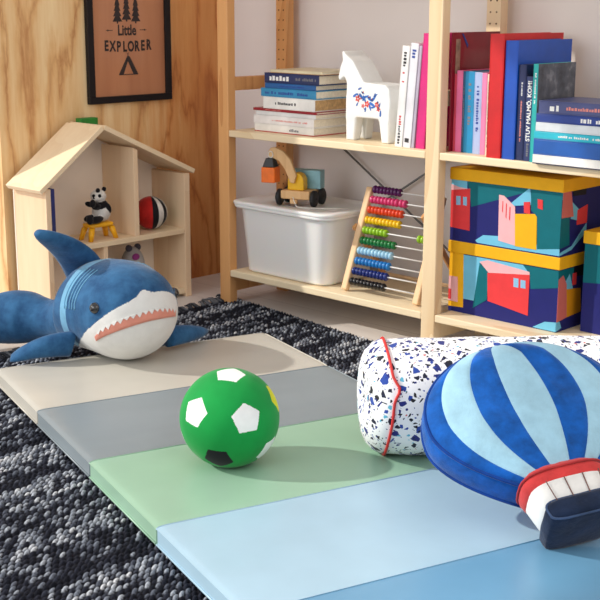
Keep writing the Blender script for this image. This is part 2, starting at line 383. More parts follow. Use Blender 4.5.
# ------------------------------------------------------------------ white wooden horse
WHITE = plain('white_lacquer', (236, 238, 238), .35, .02, 10, .3)
hz = ZU + .0005
horse = thing('toy_horse', 'white painted wooden horse with blue and red floral pattern, beside the book pile', 'toy horse', (.583, .105, hz))
mb = MB()
body = [(-.098, .06), (-.095, .17), (-.106, .186), (-.126, .172), (-.134, .180), (-.124, .215), (-.114, .232), (-.118, .262), (-.108, .258), (-.094, .247), (-.066, .232), (-.036, .196), (-.016, .172),
        (.02, .170), (.078, .168), (.096, .155), (.101, .12), (.096, .06), (.05, .068), (-.05, .068)]
mb.prism([(x, -.045, z) for x, z in body], (0, .09, 0))
for x0, x1, b0, b1 in ((-.098, -.048, -.096, -.060), (.046, .097, .063, .094)):
    for y0, y1 in ((-.045, -.008), (.008, .045)):
        R = [[(x0, y0, .085), (x1, y0, .085), (x1, y1, .085), (x0, y1, .085)], [(b0, y0 + .002, 0), (b1, y0 + .002, 0), (b1, y1 - .002, 0), (b0, y1 - .002, 0)]]
        mb.rings(R[::-1], 0, True, False)
ho = mb.build('body', [WHITE], None)
r = ho.modifiers.new('r', 'REMESH'); r.mode = 'VOXEL'; r.voxel_size = .0032
q = ho.modifiers.new('s', 'SMOOTH'); q.iterations = 9; q.factor = .5
bpy.context.view_layer.update(); bake(ho)
for p in ho.data.polygons: p.use_smooth = True
zmin = min(v_.co.z for v_ in ho.data.vertices)
ho.data.transform(Matrix.Diagonal((.87, 1, 1, 1)) @ Matrix.Translation((0, 0, -zmin)))
ho.parent = horse
fl = MB(); rnd = random.Random(3)
def petal(x, z, a, l, w_, m):
    pts = []
    for k in range(10):
        t = k * 2 * PI / 10; px, pz = math.cos(t) * l, math.sin(t) * w_ * (1 - .4 * math.cos(t))
        pts.append((x + .012 + px * math.cos(a) - pz * math.sin(a), -.0456, z + .012 + px * math.sin(a) + pz * math.cos(a)))
    fl.prism(pts, (0, .0026, 0), m)
for cx, cz, m, rr in ((-.048, .112, 1, .008), (-.012, .098, 1, .008), (.026, .098, 1, .007), (.032, .086, 1, .006), (-.028, .092, 1, .005)):
    for k in range(5): petal(cx + rr * .8 * math.cos(k * 1.256), cz + rr * .8 * math.sin(k * 1.256), k * 1.256, rr * .55, rr * .4, m)
for cx, cz, a, l in ((-.058, .122, .6, .011), (-.04, .142, .4, .008), (-.034, .118, -.8, .013), (-.022, .112, -1.1, .012), (-.014, .12, .3, .010), (0, .112, -.5, .012), (.008, .098, -.4, .013), (.014, .116, .8, .012), (.0, .088, -1.2, .010),
                     (-.018, .082, 1.4, .008), (.02, .125, .5, .009), (.036, .098, 1.2, .008), (.04, .074, 1.5, .010), (-.05, .096, 1., .007), (.012, .09, .2, .009), (-.03, .13, 2.6, .007)):
    petal(cx, cz, a, l, l * .32, 0)
for k in range(14): petal(-.05 + .095 * rnd.random(), .082 + .05 * rnd.random(), rnd.random() * 3, .0035, .0022, k % 2)
fl.build('floral_pattern', [plain('folk_blue', (52, 104, 186), .5, .1), plain('folk_red', (216, 76, 70), .5, .1)], horse)

# ------------------------------------------------------------------ white bin, lid and crane
n = NT('white_plastic'); n.b.inputs['Base Color'].default_value = lin((238, 238, 238)); n.set(Roughness=.35, Subsurface_Weight=.15, Subsurface_Scale=.01); PLAS = n.m
def rrect(x0, x1, y0, y1, r, z, k=6):
    out = []
    for cx, cy, a0 in ((x1 - r, y0 + r, -PI / 2), (x1 - r, y1 - r, 0), (x0 + r, y1 - r, PI / 2), (x0 + r, y0 + r, PI)):
        for i in range(k + 1):
            a = a0 + PI / 2 * i / k; out.append((cx + r * math.cos(a), cy + r * math.sin(a), z))
    return out
bz = ZL + .0005
BINX = .265
bn = thing('storage_bin', 'white plastic storage bin with lid on the lower shelf under the toy crane', 'storage bin', (BINX, .15, bz))
MB().rings([rrect(-.172, .172, -.112, .112, .035, .0), rrect(-.18, .18, -.12, .12, .04, .006), rrect(-.203, .200, -.130, .130, .045, .210), rrect(-.226, .212, -.144, .142, .05, .212), rrect(-.227, .213, -.145, .143, .05, .222)], 0, True, True).build('tub', PLAS, bn, .003)
MB().rings([rrect(-.229, .215, -.147, .145, .05, .2225), rrect(-.229, .215, -.147, .145, .05, .2305), rrect(-.224, .210, -.142, .140, .05, .233), rrect(-.205, .19, -.124, .122, .04, .2325), rrect(-.20, .185, -.120, .118, .04, .230)], 0, True, True).build('lid', PLAS, bn, .001)
cz = bz + .2305
cr = thing('toy_crane_truck', 'wooden toy crane truck with yellow cab and hanging orange block on the white bin', 'toy truck', (.266, .112, cz), (0, 0, math.radians(-69)))
cr.scale = (.9, .9, .9)
RUB = plain('black_rubber', (26, 26, 30), .6, .05)
MB().box((-.058, -.056, .026), (.055, .054, .056)).build('chassis', BEECH, cr, .004)
MB().box((.042, -.020, .010), (.056, .006, .0255)).build('tow_hitch', BEECH, cr, .002)
for x in (-.036, .036):
    MB().tube([(x, -.056, .029), (x, .056, .029)], .006, 10).build('axle', BEECH, cr)
    for y in (-.058, .073):
        wl = MB().lathe([(.006, 0), (.024, 0), (.029, .003), (.029, .013), (.024, .016), (.006, .016)], 28, 0, (x, y, .0292), Matrix.Rotation(PI / 2, 3, 'X')).build('wheel', RUB, cr)
        MB().lathe([(.0045, -.001), (.0045, .0175)], 12, 0, (x, y + .0005, .0292), Matrix.Rotation(PI / 2, 3, 'X')).build('hub', RUB, wl)
cab = [(-.030, .0565)] + [(-.030 * math.cos(t), .088 + .030 * math.sin(t)) for t in np.linspace(0, PI, 16)] + [(.030, .0565)]
MB().prism([(.002, y - .004, z) for y, z in cab], (.040, 0, 0)).build('cab', plain('yellow_paint', (238, 186, 18), .35, .03, 10, .2), cr, .003)
MB().box((-.056, -.050, .0565), (-.012, .068, .122)).build('load_block', plain('pale_blue_paint', (138, 186, 198), .4, .04), cr, .003)
boom = [(-.102, .174), (-.104, .188), (-.094, .203), (-.076, .206), (-.044, .192), (-.018, .165), (.004, .110), (-.004, .082), (-.018, .084), (-.040, .130), (-.062, .158), (-.084, .166)]
MB().prism([(.0425, y, z) for y, z in boom], (.014, 0, 0)).build('boom', BEECH, cr, .003)
MB().tube([(.058 + .0, -.092 + .009 * math.cos(t), .180 + .011 * math.sin(t)) for t in np.linspace(0, 2 * PI, 18, endpoint=False)], .0018, 6, 0, False, True).build('hook_cord', plain('white_cord', (232, 228, 220), .7), cr)
MB().rings([[(.058 + s * a, -.092 + t * a, z) for s, t in ((-1, -1), (1, -1), (1, 1), (-1, 1))] for a, z in ((.0225, .137), (.0135, .168))], 0, True, False).build('magnet', plain('black_gloss', (14, 14, 18), .45, .02), cr, .002)
MB().box((.033, -.118, .083), (.083, -.066, .1365)).build('hanging_block', plain('orange_paint', (238, 112, 22), .4, .04), cr, .003)
cord = [(.056, -.008, .034), (.064, .002, .018), (.070, .012, .004), (.074, .028, .0018), (.072, .052, .0018), (.062, .085, .0018), (.045, .14, .0018), (.02, .19, .0018)]
MB().tube(cord, .0017, 6).build('pull_cord', MATS['white_cord'], cr)

# ------------------------------------------------------------------ abacus
ab = thing('abacus', 'wooden abacus with ten rows of coloured beads on the lower shelf', 'abacus', (.518, .045, ZL + .0005))
LEANY, HT, WD = .115, .308, .278
def fp(x, t): return Vector((x, t * LEANY, t * HT))
ax = Vector((0, LEANY, HT)).normalized(); nx = Vector((0, -ax.z, ax.y))
ABW = wood('abacus_wood', (236, 200, 156), (214, 168, 122), 'z', 6, contrast=.2, seed=7)
for x in (0, WD):
    pts = [fp(x - .011, 0) - nx * .009, fp(x + .011, 0) - nx * .009, fp(x + .011, 0) + nx * .009, fp(x - .011, 0) + nx * .009]
    pts = [p + Vector((0, 0, .0035)) for p in pts]
    MB().prism(pts, ax * (HT * 1.055)).build('side_post', ABW, ab, .004)
# rear legs pivoting at mid height
for x in (-.021, WD + .012):
    a, b = fp(0, .60) + Vector((x, 0, 0)), Vector((x, .215, .006)); a = a + (a - b) * (.42 if x > 0 else 0)
    d = (b - a).normalized(); sx = Vector((.009, 0, 0)); sy = d.cross(Vector((1, 0, 0))).normalized() * .009
    MB().prism([a - d * .012 - sy, a - d * .012 + sy, b + sy, b - sy], (.009, 0, 0)).build('rear_leg', PINE_W, ab, .002)
    pv = fp(0, .60); MB().lathe([(.0085, 0), (.0085, .005)], 14, 0, (x - .0055 if x < 0 else x + .0095, pv.y, pv.z), Matrix.Rotation(PI / 2, 3, 'Y')).build('pivot_peg', PINE_W, ab)
MB().tube([(-.013, .207, .02), (WD + .013, .207, .02)], .006, 10).build('crossbar', ABW, ab)
WIRE = plain('white_wire', (236, 236, 236), .4, .01)
cols = [('purple', (88, 26, 96)), ('pink', (214, 62, 120)), ('red', (222, 68, 32)), ('yellow', (240, 196, 20)), ('lime', (148, 196, 40)),
        ('green', (12, 118, 56)), ('pale_blue', (160, 206, 232)), ('sky_blue', (24, 122, 196)), ('navy', (14, 40, 118)), ('black', (14, 14, 20))]
left = [8, 8, 10, 10, 7, 10, 10, 10, 10, 10]
for i, (cn, cc) in enumerate(cols):
    t = .985 - i * .098
    MB().tube([fp(.009, t), fp(WD - .009, t)], .0022, 8).build('wire', WIRE, ab)
    bm_ = plain('bead_' + cn, cc, .25, .02, 10, .4)
    bd = None; pit = .0138
    xs = [.0195 + k * pit for k in range(left[i])]
    if i == 1: xs += [xs[-1] + pit * 1.25 + k * pit for k in range(2)]
    elif left[i] < 10: xs += [WD - .018 - k * pit for k in range(10 - left[i])]
    for x in xs:
        if bd is None:
            bd = MB().lathe([(.003, -.0064), (.0085, -.0058), (.0118, -.003), (.0126, 0), (.0118, .003), (.0085, .0058), (.003, .0064)], 18, 0, (0, 0, 0), Matrix.Rotation(PI / 2, 3, 'Y')).build('bead', bm_, ab, loc=fp(x, t))
        else:
            c_ = bd.copy(); COL.objects.link(c_); c_.location = fp(x, t)

# ------------------------------------------------------------------ patterned boxes
BX = {'yel': (238, 178, 24), 'navy': (30, 34, 108), 'sky': (112, 190, 222), 'teal': (0, 104, 116), 'pink': (238, 180, 186), 'red': (226, 62, 66), 'blk': (22, 22, 30), 'dpink': (206, 110, 104), 'lb': (140, 190, 224), 'ochre': (214, 146, 24)}
bkeys = list(BX); BM = [plain('print_' + k, BX[k], .6, .02, 20, spec=.25) for k in bkeys]
def pbox(label, x0, x1, y0, y1, z0, h, front, side, group='patterned storage boxes with yellow lids', lidh=.034):
    t = thing('storage_box', label, 'storage box', (x0, y0, z0), (0, 0, 0), group)
    W_, D_ = x1 - x0, y1 - y0
    mb = MB().box((.004, .004, 0), (W_ - .004, D_ - .004, h - .003), bkeys.index('navy'))
    lv = 0
    for k, pts in front:
        lv += 1; e = .0002 * lv
        q = [(min(max(x - x0, .0042), W_ - .0042), .004, min(max(z - z0, .002), h - lidh + .01)) for x, z in pts]
        mb.prism(q, (0, -e, 0), bkeys.index(k))
    lv = 0
    for k, pts in side:
        lv += 1; e = .0002 * lv
        q = [(W_ - .004, min(max(y - y0, .0042), D_ - .0042), min(max(z - z0, .002), h - lidh + .01)) for y, z in pts]
        mb.prism(q, (e, 0, 0), bkeys.index(k))
    mb.build('box_body', BM, t)
    MB().box((0, 0, h - lidh), (W_, D_, h), 0).build('lid', [BM[0]], t, .002)
    return t
lower = [('yel', [(.888, .298), (.938, .299), (.942, .132), (.889, .129)]), ('sky', [(.938, .285), (1.0, .285), (.982, .158), (.942, .158)]),
    ('sky', [(1.0, .285), (1.068, .285), (1.175, .285), (1.176, .261), (.994, .270)]), ('teal', [(1.137, .285), (1.25, .285), (1.25, .239), (1.165, .223), (1.159, .264)]),
    ('teal', [(.994, .27), (1.026, .249), (1.023, .168), (.976, .137)]), ('pink', [(.994, .273), (1.021, .281), (1.159, .269), (1.16, .261), (1.026, .246)]),
    ('red', [(1.022, .246), (1.16, .261), (1.16, .147), (1.026, .166)]), ('lb', [(1.109, .245), (1.125, .245), (1.126, .220), (1.11, .220)]), ('lb', [(1.132, .243), (1.148, .243), (1.149, .221), (1.133, .221)]),
    ('sky', [(1.177, .119), (1.214, .14), (1.252, .144), (1.253, .117), (1.2, .117)]), ('pink', [(.89, .217), (.92, .218), (.923, .145), (.89, .146)]), ('red', [(.89, .18), (.9, .18), (.9, .150), (.89, .150)])]
lside = [('teal', [(.07, .285), (.2, .285), (.2, .262), (.07, .24)]), ('blk', [(.15, .285), (.21, .285), (.21, .255), (.15, .258)]), ('sky', [(.10, .24), (.13, .27), (.15, .225), (.125, .215)]), ('red', [(.145, .268), (.165, .268), (.165, .235), (.145, .235)]),
    ('dpink', [(.072, .262), (.098, .27), (.116, .243), (.125, .15), (.074, .144)]), ('ochre', [(.117, .229), (.188, .222), (.196, .154), (.125, .15)]), ('sky', [(.07, .119), (.10, .125), (.09, .144), (.07, .144)])]
upper = [('sky', [(.888, .495), (.943, .497), (.944, .47), (.889, .475)]), ('teal', [(.943, .498), (1.15, .498), (1.132, .482), (.96, .424), (.950, .470)]), ('pink', [(.888, .481), (.916, .475), (.951, .473), (.951, .466), (.889, .462)]),
    ('red', [(.889, .464), (.954, .474), (.957, .356), (.889, .359)]), ('lb', [(.907, .449), (.922, .450), (.923, .425), (.908, .424)]), ('lb', [(.931, .449), (.944, .45), (.945, .425), (.932, .426)]),
    ('sky', [(1.15, .498), (1.157, .452), (1.08, .440)]), ('sky', [(.978, .332), (1.004, .35), (1.057, .354), (1.25, .344), (1.25, .326), (1.124, .325), (.985, .326)]),
    ('teal', [(1.153, .498), (1.25, .498), (1.25, .345), (1.181, .335), (1.176, .422), (1.156, .438)]), ('pink', [(1.052, .468), (1.068, .467), (1.105, .441), (1.111, .335), (1.055, .342)]),
    ('red', [(1.064, .452), (1.067, .452), (1.067, .42), (1.064, .424)]), ('red', [(1.076, .448), (1.079, .446), (1.079, .405), (1.076, .41)]), ('red', [(1.088, .44), (1.091, .438), (1.091, .402), (1.088, .405)]),
    ('yel', [(1.106, .422), (1.169, .429), (1.176, .422), (1.179, .333), (1.111, .334)]), ('red', [(1.133, .457), (1.152, .46), (1.154, .427), (1.135, .428)]), ('red', [(1.176, .47), (1.192, .469), (1.193, .443), (1.178, .446)])]
uside = [('teal', [(.07, .498), (.105, .498), (.12, .35), (.07, .345)]), ('sky', [(.07, .498), (.1, .498), (.085, .47), (.07, .475)]), ('sky', [(.115, .47), (.16, .44), (.16, .41), (.12, .42)]), ('blk', [(.124, .495), (.19, .50), (.19, .478), (.126, .48)]),
    ('dpink', [(.076, .498), (.114, .498), (.132, .425), (.068, .427)]), ('sky', [(.07, .334), (.13, .345), (.2, .40), (.2, .375), (.13, .335), (.07, .326)]), ('red', [(.15, .44), (.2, .45), (.2, .40), (.15, .40)])]
pbox('lower patterned box with red house print and yellow lid on the right lower shelf', .885, 1.254, .072, .31 - .015, ZL + .0005, .2055, lower, lside)
pbox('upper patterned box with pink and yellow house print stacked right of the post', .885, 1.254, .070, .31 - .015, ZL + .2065, .2065, [(k, [(x, z) for x, z in p]) for k, p in upper], uside)
pbox('small patterned box at the far right edge with teal side and yellow lid', 1.282, 1.52, .135, .295, ZL + .0005, .275, [('teal', [(1.28, .36), (1.5, .36), (1.5, .27), (1.28, .25)])], [])

# ------------------------------------------------------------------ poster
BLK = plain('black_frame', (18, 14, 18), .5, .05, spec=.3)
n = NT('kraft_print'); v = n.coord((1, 1, .1)); x = n.noise(v, 14, 4)
n.l(n.ramp(x.outputs[0], [(.3, (172, 112, 78)), (.7, (192, 132, 94))]), n.b.inputs['Base Color']); n.set(Roughness=.5, Coat_Weight=.5, Coat_Roughness=.08); KR = n.m
po = thing('framed_poster', 'black framed kraft poster reading Little EXPLORER hanging on the plywood wall', 'poster', (WX, -.095, .65))
Y0, Y1, ZT = -.1735, .1735, .43
fr = MB()
X0, X1 = .001, .018
for lo, hi in (((X0, Y0, 0), (X1, Y1, .022)), ((X0, Y0, ZT - .022), (X1, Y1, ZT)), ((X0, Y0, .0221), (X1, Y0 + .024, ZT - .0221)), ((X0, Y1 - .023, .0221), (X1, Y1, ZT - .0221))): fr.box(lo, hi)
fr.build('frame', BLK, po, .0015)
MB().box((.002, Y0 + .0235, .0215), (.008, Y1 - .0225, ZT - .0215)).build('print', KR, po)
PINK_ = plain('print_ink', (46, 36, 36), .7, .15, 60)
def pm(y, z): return frame4((0, 1, 0), (0, 0, 1), (.0084, y, z))
lt = text('lettering', 'Little', .048, PINK_, pm(-.008, .233), po, bold=.0012, sx=.78)
word = 'EXPLORER'
for i, ch in enumerate(word):
    u_ = (i - 3.5) / 3.5
    text('lettering', ch, .046, PINK_, pm(-.006 + u_ * .088, .184 - .004 * (1 - u_ * u_)), po, bold=.0018, sx=.72)
e_ = .0003
def draw(name, *polys):
    tn = MB()
    for k, pts in enumerate(polys): tn.prism([(.0082, y, z) for y, z in pts], (e_ + k * .00003, 0, 0))
    tn.build(name, PINK_, po)
draw('tent', [(-.046, .092), (-.026, .092), (-.007, .136), (-.004, .15), (-.010, .15)], [(.034, .092), (.014, .092), (-.009, .136), (-.006, .15), (0, .15)],
     [(-.046, .089), (.034, .089), (.034, .092), (-.046, .092)], [(-.010, .15), (-.008, .15), (-.002, .162), (-.004, .162)], [(-.004, .15), (-.006, .15), (-.012, .162), (-.010, .162)])
for sg in (-1, 1):
    c0 = -.010
    draw('arrow', [(c0 + sg * .056, .2335), (c0 + sg * .084, .2335), (c0 + sg * .084, .2355), (c0 + sg * .056, .2355)], [(c0 + sg * .078, .231), (c0 + sg * .070, .2345), (c0 + sg * .078, .238)])
for cy in (-.046, -.008, .030):
    b0 = .262 if cy != -.008 else .268
    draw('tree', *[[(cy - .020 + k * .003, b0 + k * .017), (cy + .020 - k * .003, b0 + k * .017), (cy + .003, b0 + .026 + k * .017), (cy - .003, b0 + .026 + k * .017)] for k in range(4)],
         [(cy - .003, b0 - .006), (cy + .003, b0 - .006), (cy + .003, b0), (cy - .003, b0)])

# ------------------------------------------------------------------ doll house
HX0, HX1 = -.312, -.136
dh = thing('doll_house', 'pine doll house with sloping roof standing against the plywood wall', 'doll house', (-.24, -.29, 0))
O = Vector((-.24, -.29, 0))
def hb(name, lo, hi, m, bev=.0015): return MB().box(Vector(lo) - O, Vector(hi) - O).build(name, m, dh, bev)
n = NT('pale_back_panel'); v = n.coord(); n.l(n.ramp(n.noise(v, 4, 2).outputs[0], [(.3, (238, 222, 206)), (.7, (244, 230, 214))]), n.b.inputs['Base Color']); n.set(Roughness=.7); BACKP = n.m
RY, RZ = -.36, .588                                  # ridge (underside)
MB().prism([Vector((HX0, y, z)) - O for y, z in ((-.5805, .0), (-.008, .0), (-.008, .424), (RY, RZ), (-.5805, .424))], (.006, 0, 0)).build('back_panel', BACKP, dh)
hb('side_wall', (HX0 + .006, -.58, 0), (HX1, -.562, .424), PINE_Z); hb('side_wall', (HX0 + .006, -.032, 0), (HX1, -.008, .421), PINE_Z)
hb('bottom_board', (HX0 + .006, -.5615, .012), (HX1 - .003, -.0325, .03), PINE_Y)
hb('middle_floor', (HX0 + .006, -.5615, .219), (HX1 - .002, -.0325, .236), PINE_Y)
MB().prism([Vector((HX0 + .006, y, z)) - O for y, z in ((-.240, .2365), (-.222, .2365), (-.222, .515), (-.240, .523))], (HX1 - .004 - HX0 - .006, 0, 0)).build('divider', PINE_Z, dh, .001)
hb('divider', (HX0 + .006, -.366, .0305), (HX1 - .006, -.350, .2185), PINE_Z)
def roof(ya, za, yb, zb, m, ov):
    t = Vector((0, yb - ya, zb - za)).normalized(); nn = Vector((0, -t.z, t.y));
    if nn.z < 0: nn = -nn
    a, b = Vector((HX0, ya, za)), Vector((HX0, yb, zb)) + t * ov
    MB().prism([p - O for p in (a, b, b + nn * .015, a + nn * .015)], (HX1 + .008 - HX0, 0, 0)).build('roof_panel', m, dh, .0015)
roof(RY, RZ + .001, -.58, .4255, PINE_Y, .022); roof(RY + .0005, RZ + .001, -.008, .4255, PINE_Y, .015)
MB().prism([Vector((HX0 + .002, y, z)) - O for y, z in ((-.335, .592), (-.268, .560), (-.268, .612), (-.335, .612))], (.03, 0, 0)).build('chimney', plain('green_paint', (34, 128, 44), .5, .04), dh, .002, label='green painted chimney block')
hb('blue_panel', (HX1 - .052, -.561, .2365), (HX1 - .010, -.541, .4225), plain('navy_paint', (30, 42, 112), .5, .05))
wf = MB()
for y0, y1, z0, z1 in ((-.552, -.545, .06, .17), (-.502, -.495, .06, .17), (-.552, -.495, .06, .067), (-.552, -.495, .163, .17), (-.552, -.495, .111, .116), (-.526, -.521, .06, .17)):
    wf.box(Vector((HX0 + .0062, y0, z0)) - O, Vector((HX0 + .012, y1, z1)) - O)
wf.build('window_frame', PINE_Z, dh)
# yellow stool and panda
YP = plain('yellow_plastic', (244, 176, 16), .35, .03)
zf = .2365
PX, PYc = -.190, -.350
st = thing('toy_stool', 'tiny yellow plastic stool under the panda in the doll house', 'toy stool', (PX, PYc, zf))
sub(MB().rings([rrect(-.027, .027, -.045, .045, .012, .040, 3), rrect(-.029, .029, -.047, .047, .014, .044, 3), rrect(-.029, .029, -.047, .047, .014, .052, 3), rrect(-.026, .026, -.044, .044, .012, .055, 3)]).build('seat', YP, st), 1)
for sx in (-1, 1):
    for sy in (-1, 1):
        MB().rings([rrect(sx * .026 - .006, sx * .026 + .006, sy * .050 - .007, sy * .050 + .007, .003, 0, 2), rrect(sx * .018 - .008, sx * .018 + .008, sy * .038 - .009, sy * .038 + .009, .004, .0405, 2)]).build('leg', YP, st)
PW, PB = plush('panda_white', (236, 232, 226)), plush('panda_black', (26, 24, 28))
pd = thing('plush_panda', 'small black and white plush panda sitting on the yellow stool in doll house', 'plush panda', (PX, PYc + .006, zf + .0555), (0, 0, math.radians(12)))
body_parts = [((0, .010, .030), (.030, .031, .032), (0, 0, 0), 0), ((0, .004, .052), (.026, .029, .020), (0, 0, 0), 1), ((0, -.002, .082), (.025, .027, .022), (0, 0, 0), 0),
    ((.006, -.022, .077), (.013, .011, .010), (0, 0, 0), 0), ((.016, -.030, .056), (.009, .022, .009), (-.3, 0, 0), 1), ((.020, -.052, .066), (.009, .010, .014), (0, 0, 0), 1),
    ((.022, .016, .042), (.011, .012, .020), (.4, 0, 0), 1), ((.018, -.036, .012), (.012, .032, .012), (0, 0, 0), 1), ((-.016, -.028, .012), (.012, .026, .012), (0, 0, 0), 1), ((.018, -.066, .016), (.012, .010, .016), (0, 0, 0), 1),
    ((-.022, -.02, .056), (.009, .02, .009), (-.3, 0, 0), 1)]
blobs('body', body_parts, [PW, PB], pd, .0022, 4)
for x, y in ((.010, -.014), (.006, .020)): MB().ball((x, y, .102), (.007, .008, .008), 0, 12, 8).build('ear', PB, pd)
MB().ball((.018, -.016, .086), (.006, .006, .006), 0, 10, 8).ball((.004, -.028, .086), (.006, .005, .006), 0, 10, 8).build('eye_patch', PB, pd)
MB().ball((.009, -.0335, .080), (.004, .003, .003), 0, 10, 8).build('nose', PB, pd)
# toy ball with coloured gores
tb = MB(); R_ = .055
N1, N2 = 48, 24
gore = [0] * 9 + [1] * 3 + [2] * 3 + [1] * 3 + [2] * 3 + [3] * 8 + [0] * 19
Rg = [[(R_ * math.sin(t) * math.cos(q * 2 * PI / N1), R_ * math.sin(t) * math.sin(q * 2 * PI / N1), -R_ * math.cos(t)) for q in range(N1)] for t in np.linspace(.03, PI - .03, N2)]
tb.rings(Rg, 0, True, True)
for i in range((N2 - 1) * N1): tb.mi[i] = gore[i % N1]
ob = tb.build('toy_ball', [plush('ball_red', (206, 44, 40)), plush('ball_black', (28, 26, 30)), plush('ball_white', (236, 230, 222)), plush('ball_green', (40, 124, 72))])
ob.location = (-.208, -.118, .2365 + R_); ob.rotation_euler = (0, 0, math.radians(-100))
tag(ob, 'red, black, white and green striped toy ball on the doll house shelf', 'ball')
gt = thing('round_toy', 'small grey round toy with purple spot in lower cubby of doll house', 'toy', (-.215, -.195, .0305))
MB().ball((0, 0, .078), (.042, .042, .078), 0, 24, 16).build('body', plush('toy_grey', (176, 172, 172)), gt)
MB().ball((.030, -.010, .126), (.009, .015, .012), 0, 12, 8).build('spot', plush('toy_purple', (150, 60, 130)), gt)
MB().ball((.004, -.018, .152), (.012, .012, .012), 0, 12, 8).build('ear', plush('toy_dark', (84, 80, 92)), gt)
MB().ball((.004, .018, .152), (.012, .012, .012), 0, 12, 8).build('ear', MATS['toy_dark'], gt)

# ------------------------------------------------------------------ rug
RUG_T = .011
ru = thing('woven_rug', 'chunky black, grey and white woven rug under the gym mat', 'rug', (1.29, -1.07, 0))
SKEW = Matrix(((.9915, -.075, 0, 0), (-.13, .997, 0, 0), (0, 0, 1, 0), (0, 0, 0, 1)))
LX, LY = 2.45, 1.95; ROW, CH = .0140, .0155
nx_, ny_ = int(LX / .0027), int(LY / .0025)
xs = np.linspace(-LX / 2, LX / 2, nx_); ys = np.linspace(-LY / 2, LY / 2, ny_)
XX, YY = np.meshgrid(xs, ys, indexing='ij')
row = np.floor(XX / ROW); rs = np.random.RandomState(2); offs = rs.rand(4096)
sl = (XX / ROW - row - .5)
yy = YY / CH + offs[(row.astype(int)) % 4096] + sl * .9 + .10 * np.sin(YY * 37 + row)
ccell = yy - np.floor(yy) - .5
amp = .6 + .4 * rs.rand(512, 512)[(row.astype(int)) % 512, np.floor(yy).astype(int) % 512]
lf = np.sin(YY * 9 + 13 * offs[(row.astype(int)) % 4096]) * .5 + .5
ZZ = RUG_T * (.12 + .88 * amp * np.sqrt(np.clip(1 - (2 * sl) ** 2, 0, 1)) * np.sqrt(np.clip(1 - (2.0 * ccell) ** 2, 0, 1)))
me = bpy.data.meshes.new('pile')
co = np.stack([XX, YY, ZZ], -1).reshape(-1, 3)
I_ = np.arange(nx_ * ny_).reshape(nx_, ny_)
q = np.stack([I_[:-1, :-1], I_[1:, :-1], I_[1:, 1:], I_[:-1, 1:]], -1).reshape(-1, 4)
me.vertices.add(len(co)); me.vertices.foreach_set('co', co.ravel())
me.loops.add(q.size); me.loops.foreach_set('vertex_index', q.ravel().astype(np.int32))
me.polygons.add(len(q)); me.polygons.foreach_set('loop_start', np.arange(0, q.size, 4, dtype=np.int32)); me.polygons.foreach_set('loop_total', np.full(len(q), 4, dtype=np.int32))
me.polygons.foreach_set('use_smooth', np.ones(len(q), bool))
me.update(calc_edges=True); me.validate()
# yarn colours per knot
rowcol = rs.rand(4096); rt = np.array([(24, 26, 36), (44, 47, 60), (122, 129, 143), (180, 187, 199), (226, 229, 235)], float)
cellr = rs.rand(1024, 1024)[(row.astype(int)) % 1024, np.floor(yy).astype(int) % 1024]
sm = np.convolve(rowcol, np.ones(3) / 3, 'same')
band = (sm - .5) * 1.5 + .52
val = np.clip(band[(row.astype(int)) % 4096] * .50 + .62 * cellr + .26 * lf - .24, 0, .999)
stop = np.array([0, .38, .55, .75, .97]); colr = np.stack([np.interp(val, stop, rt[:, k]) for k in range(3)], -1) / 255
knot_fac = np.clip((ZZ / RUG_T - .46) / .14, 0, 1)[..., None]; colr = colr * knot_fac + np.array((18, 18, 26)) / 255 * (1 - knot_fac)      # near-black where the pile is low, between the knots
colr = np.where(colr <= .04045, colr / 12.92, ((colr + .055) / 1.055) ** 2.4)
at = me.color_attributes.new('yarn', 'FLOAT_COLOR', 'POINT')
at.data.foreach_set('color', np.concatenate([colr, np.ones(colr.shape[:2] + (1,))], -1).reshape(-1).astype(np.float32))
n = NT('rag_yarn'); a_ = n.n('ShaderNodeVertexColor'); a_.layer_name = 'yarn'
fi = n.noise(n.coord((1, 1, 1)), 260, 2)
n.l(n.mix(.35, a_.outputs[0], n.ramp(fi.outputs[0], [(.3, (40, 40, 40)), (.7, (255, 255, 255))]), 'MULTIPLY'), n.b.inputs['Base Color']); n.set(Roughness=.9)
n.b.inputs['Specular IOR Level'].default_value = .15; n.bump(fi.outputs[0], .5, .002)
me.transform(SKEW); me.materials.append(n.m)
pile_o = bpy.data.objects.new('woven_pile', me); COL.objects.link(pile_o); pile_o.parent = ru
fg = MB(); rnd = random.Random(8)
for k in range(70):
    y = -LY / 2 + (k + .5) * LY / 70; x = -LX / 2
    l = .028 + .03 * rnd.random(); s = rnd.uniform(-.022, .022); h_ = rnd.uniform(.004, .02)
    for j in range(3):
        o_ = rnd.uniform(-.007, .007)
        fg.tube([(x + .012, y + o_, .006), (x - l * .4, y + o_ + s * .3, .007 + h_ * .5), (x - l * .8, y + o_ + s, .005 + h_ * .5 * rnd.random()), (x - l, y + s * 1.6 + 2 * o_, .005)], [.0045, .0042, .0036, .0016], 6, rnd.choice((0, 0, 1)))
fg.v = [tuple(SKEW @ Vector(p)) for p in fg.v]
fo = fg.build('fringe', [plain('fringe_dark', (42, 44, 52), .9, .2), plain('fringe_grey', (96, 98, 104), .9, .2)], ru); fo['kind'] = 'stuff'

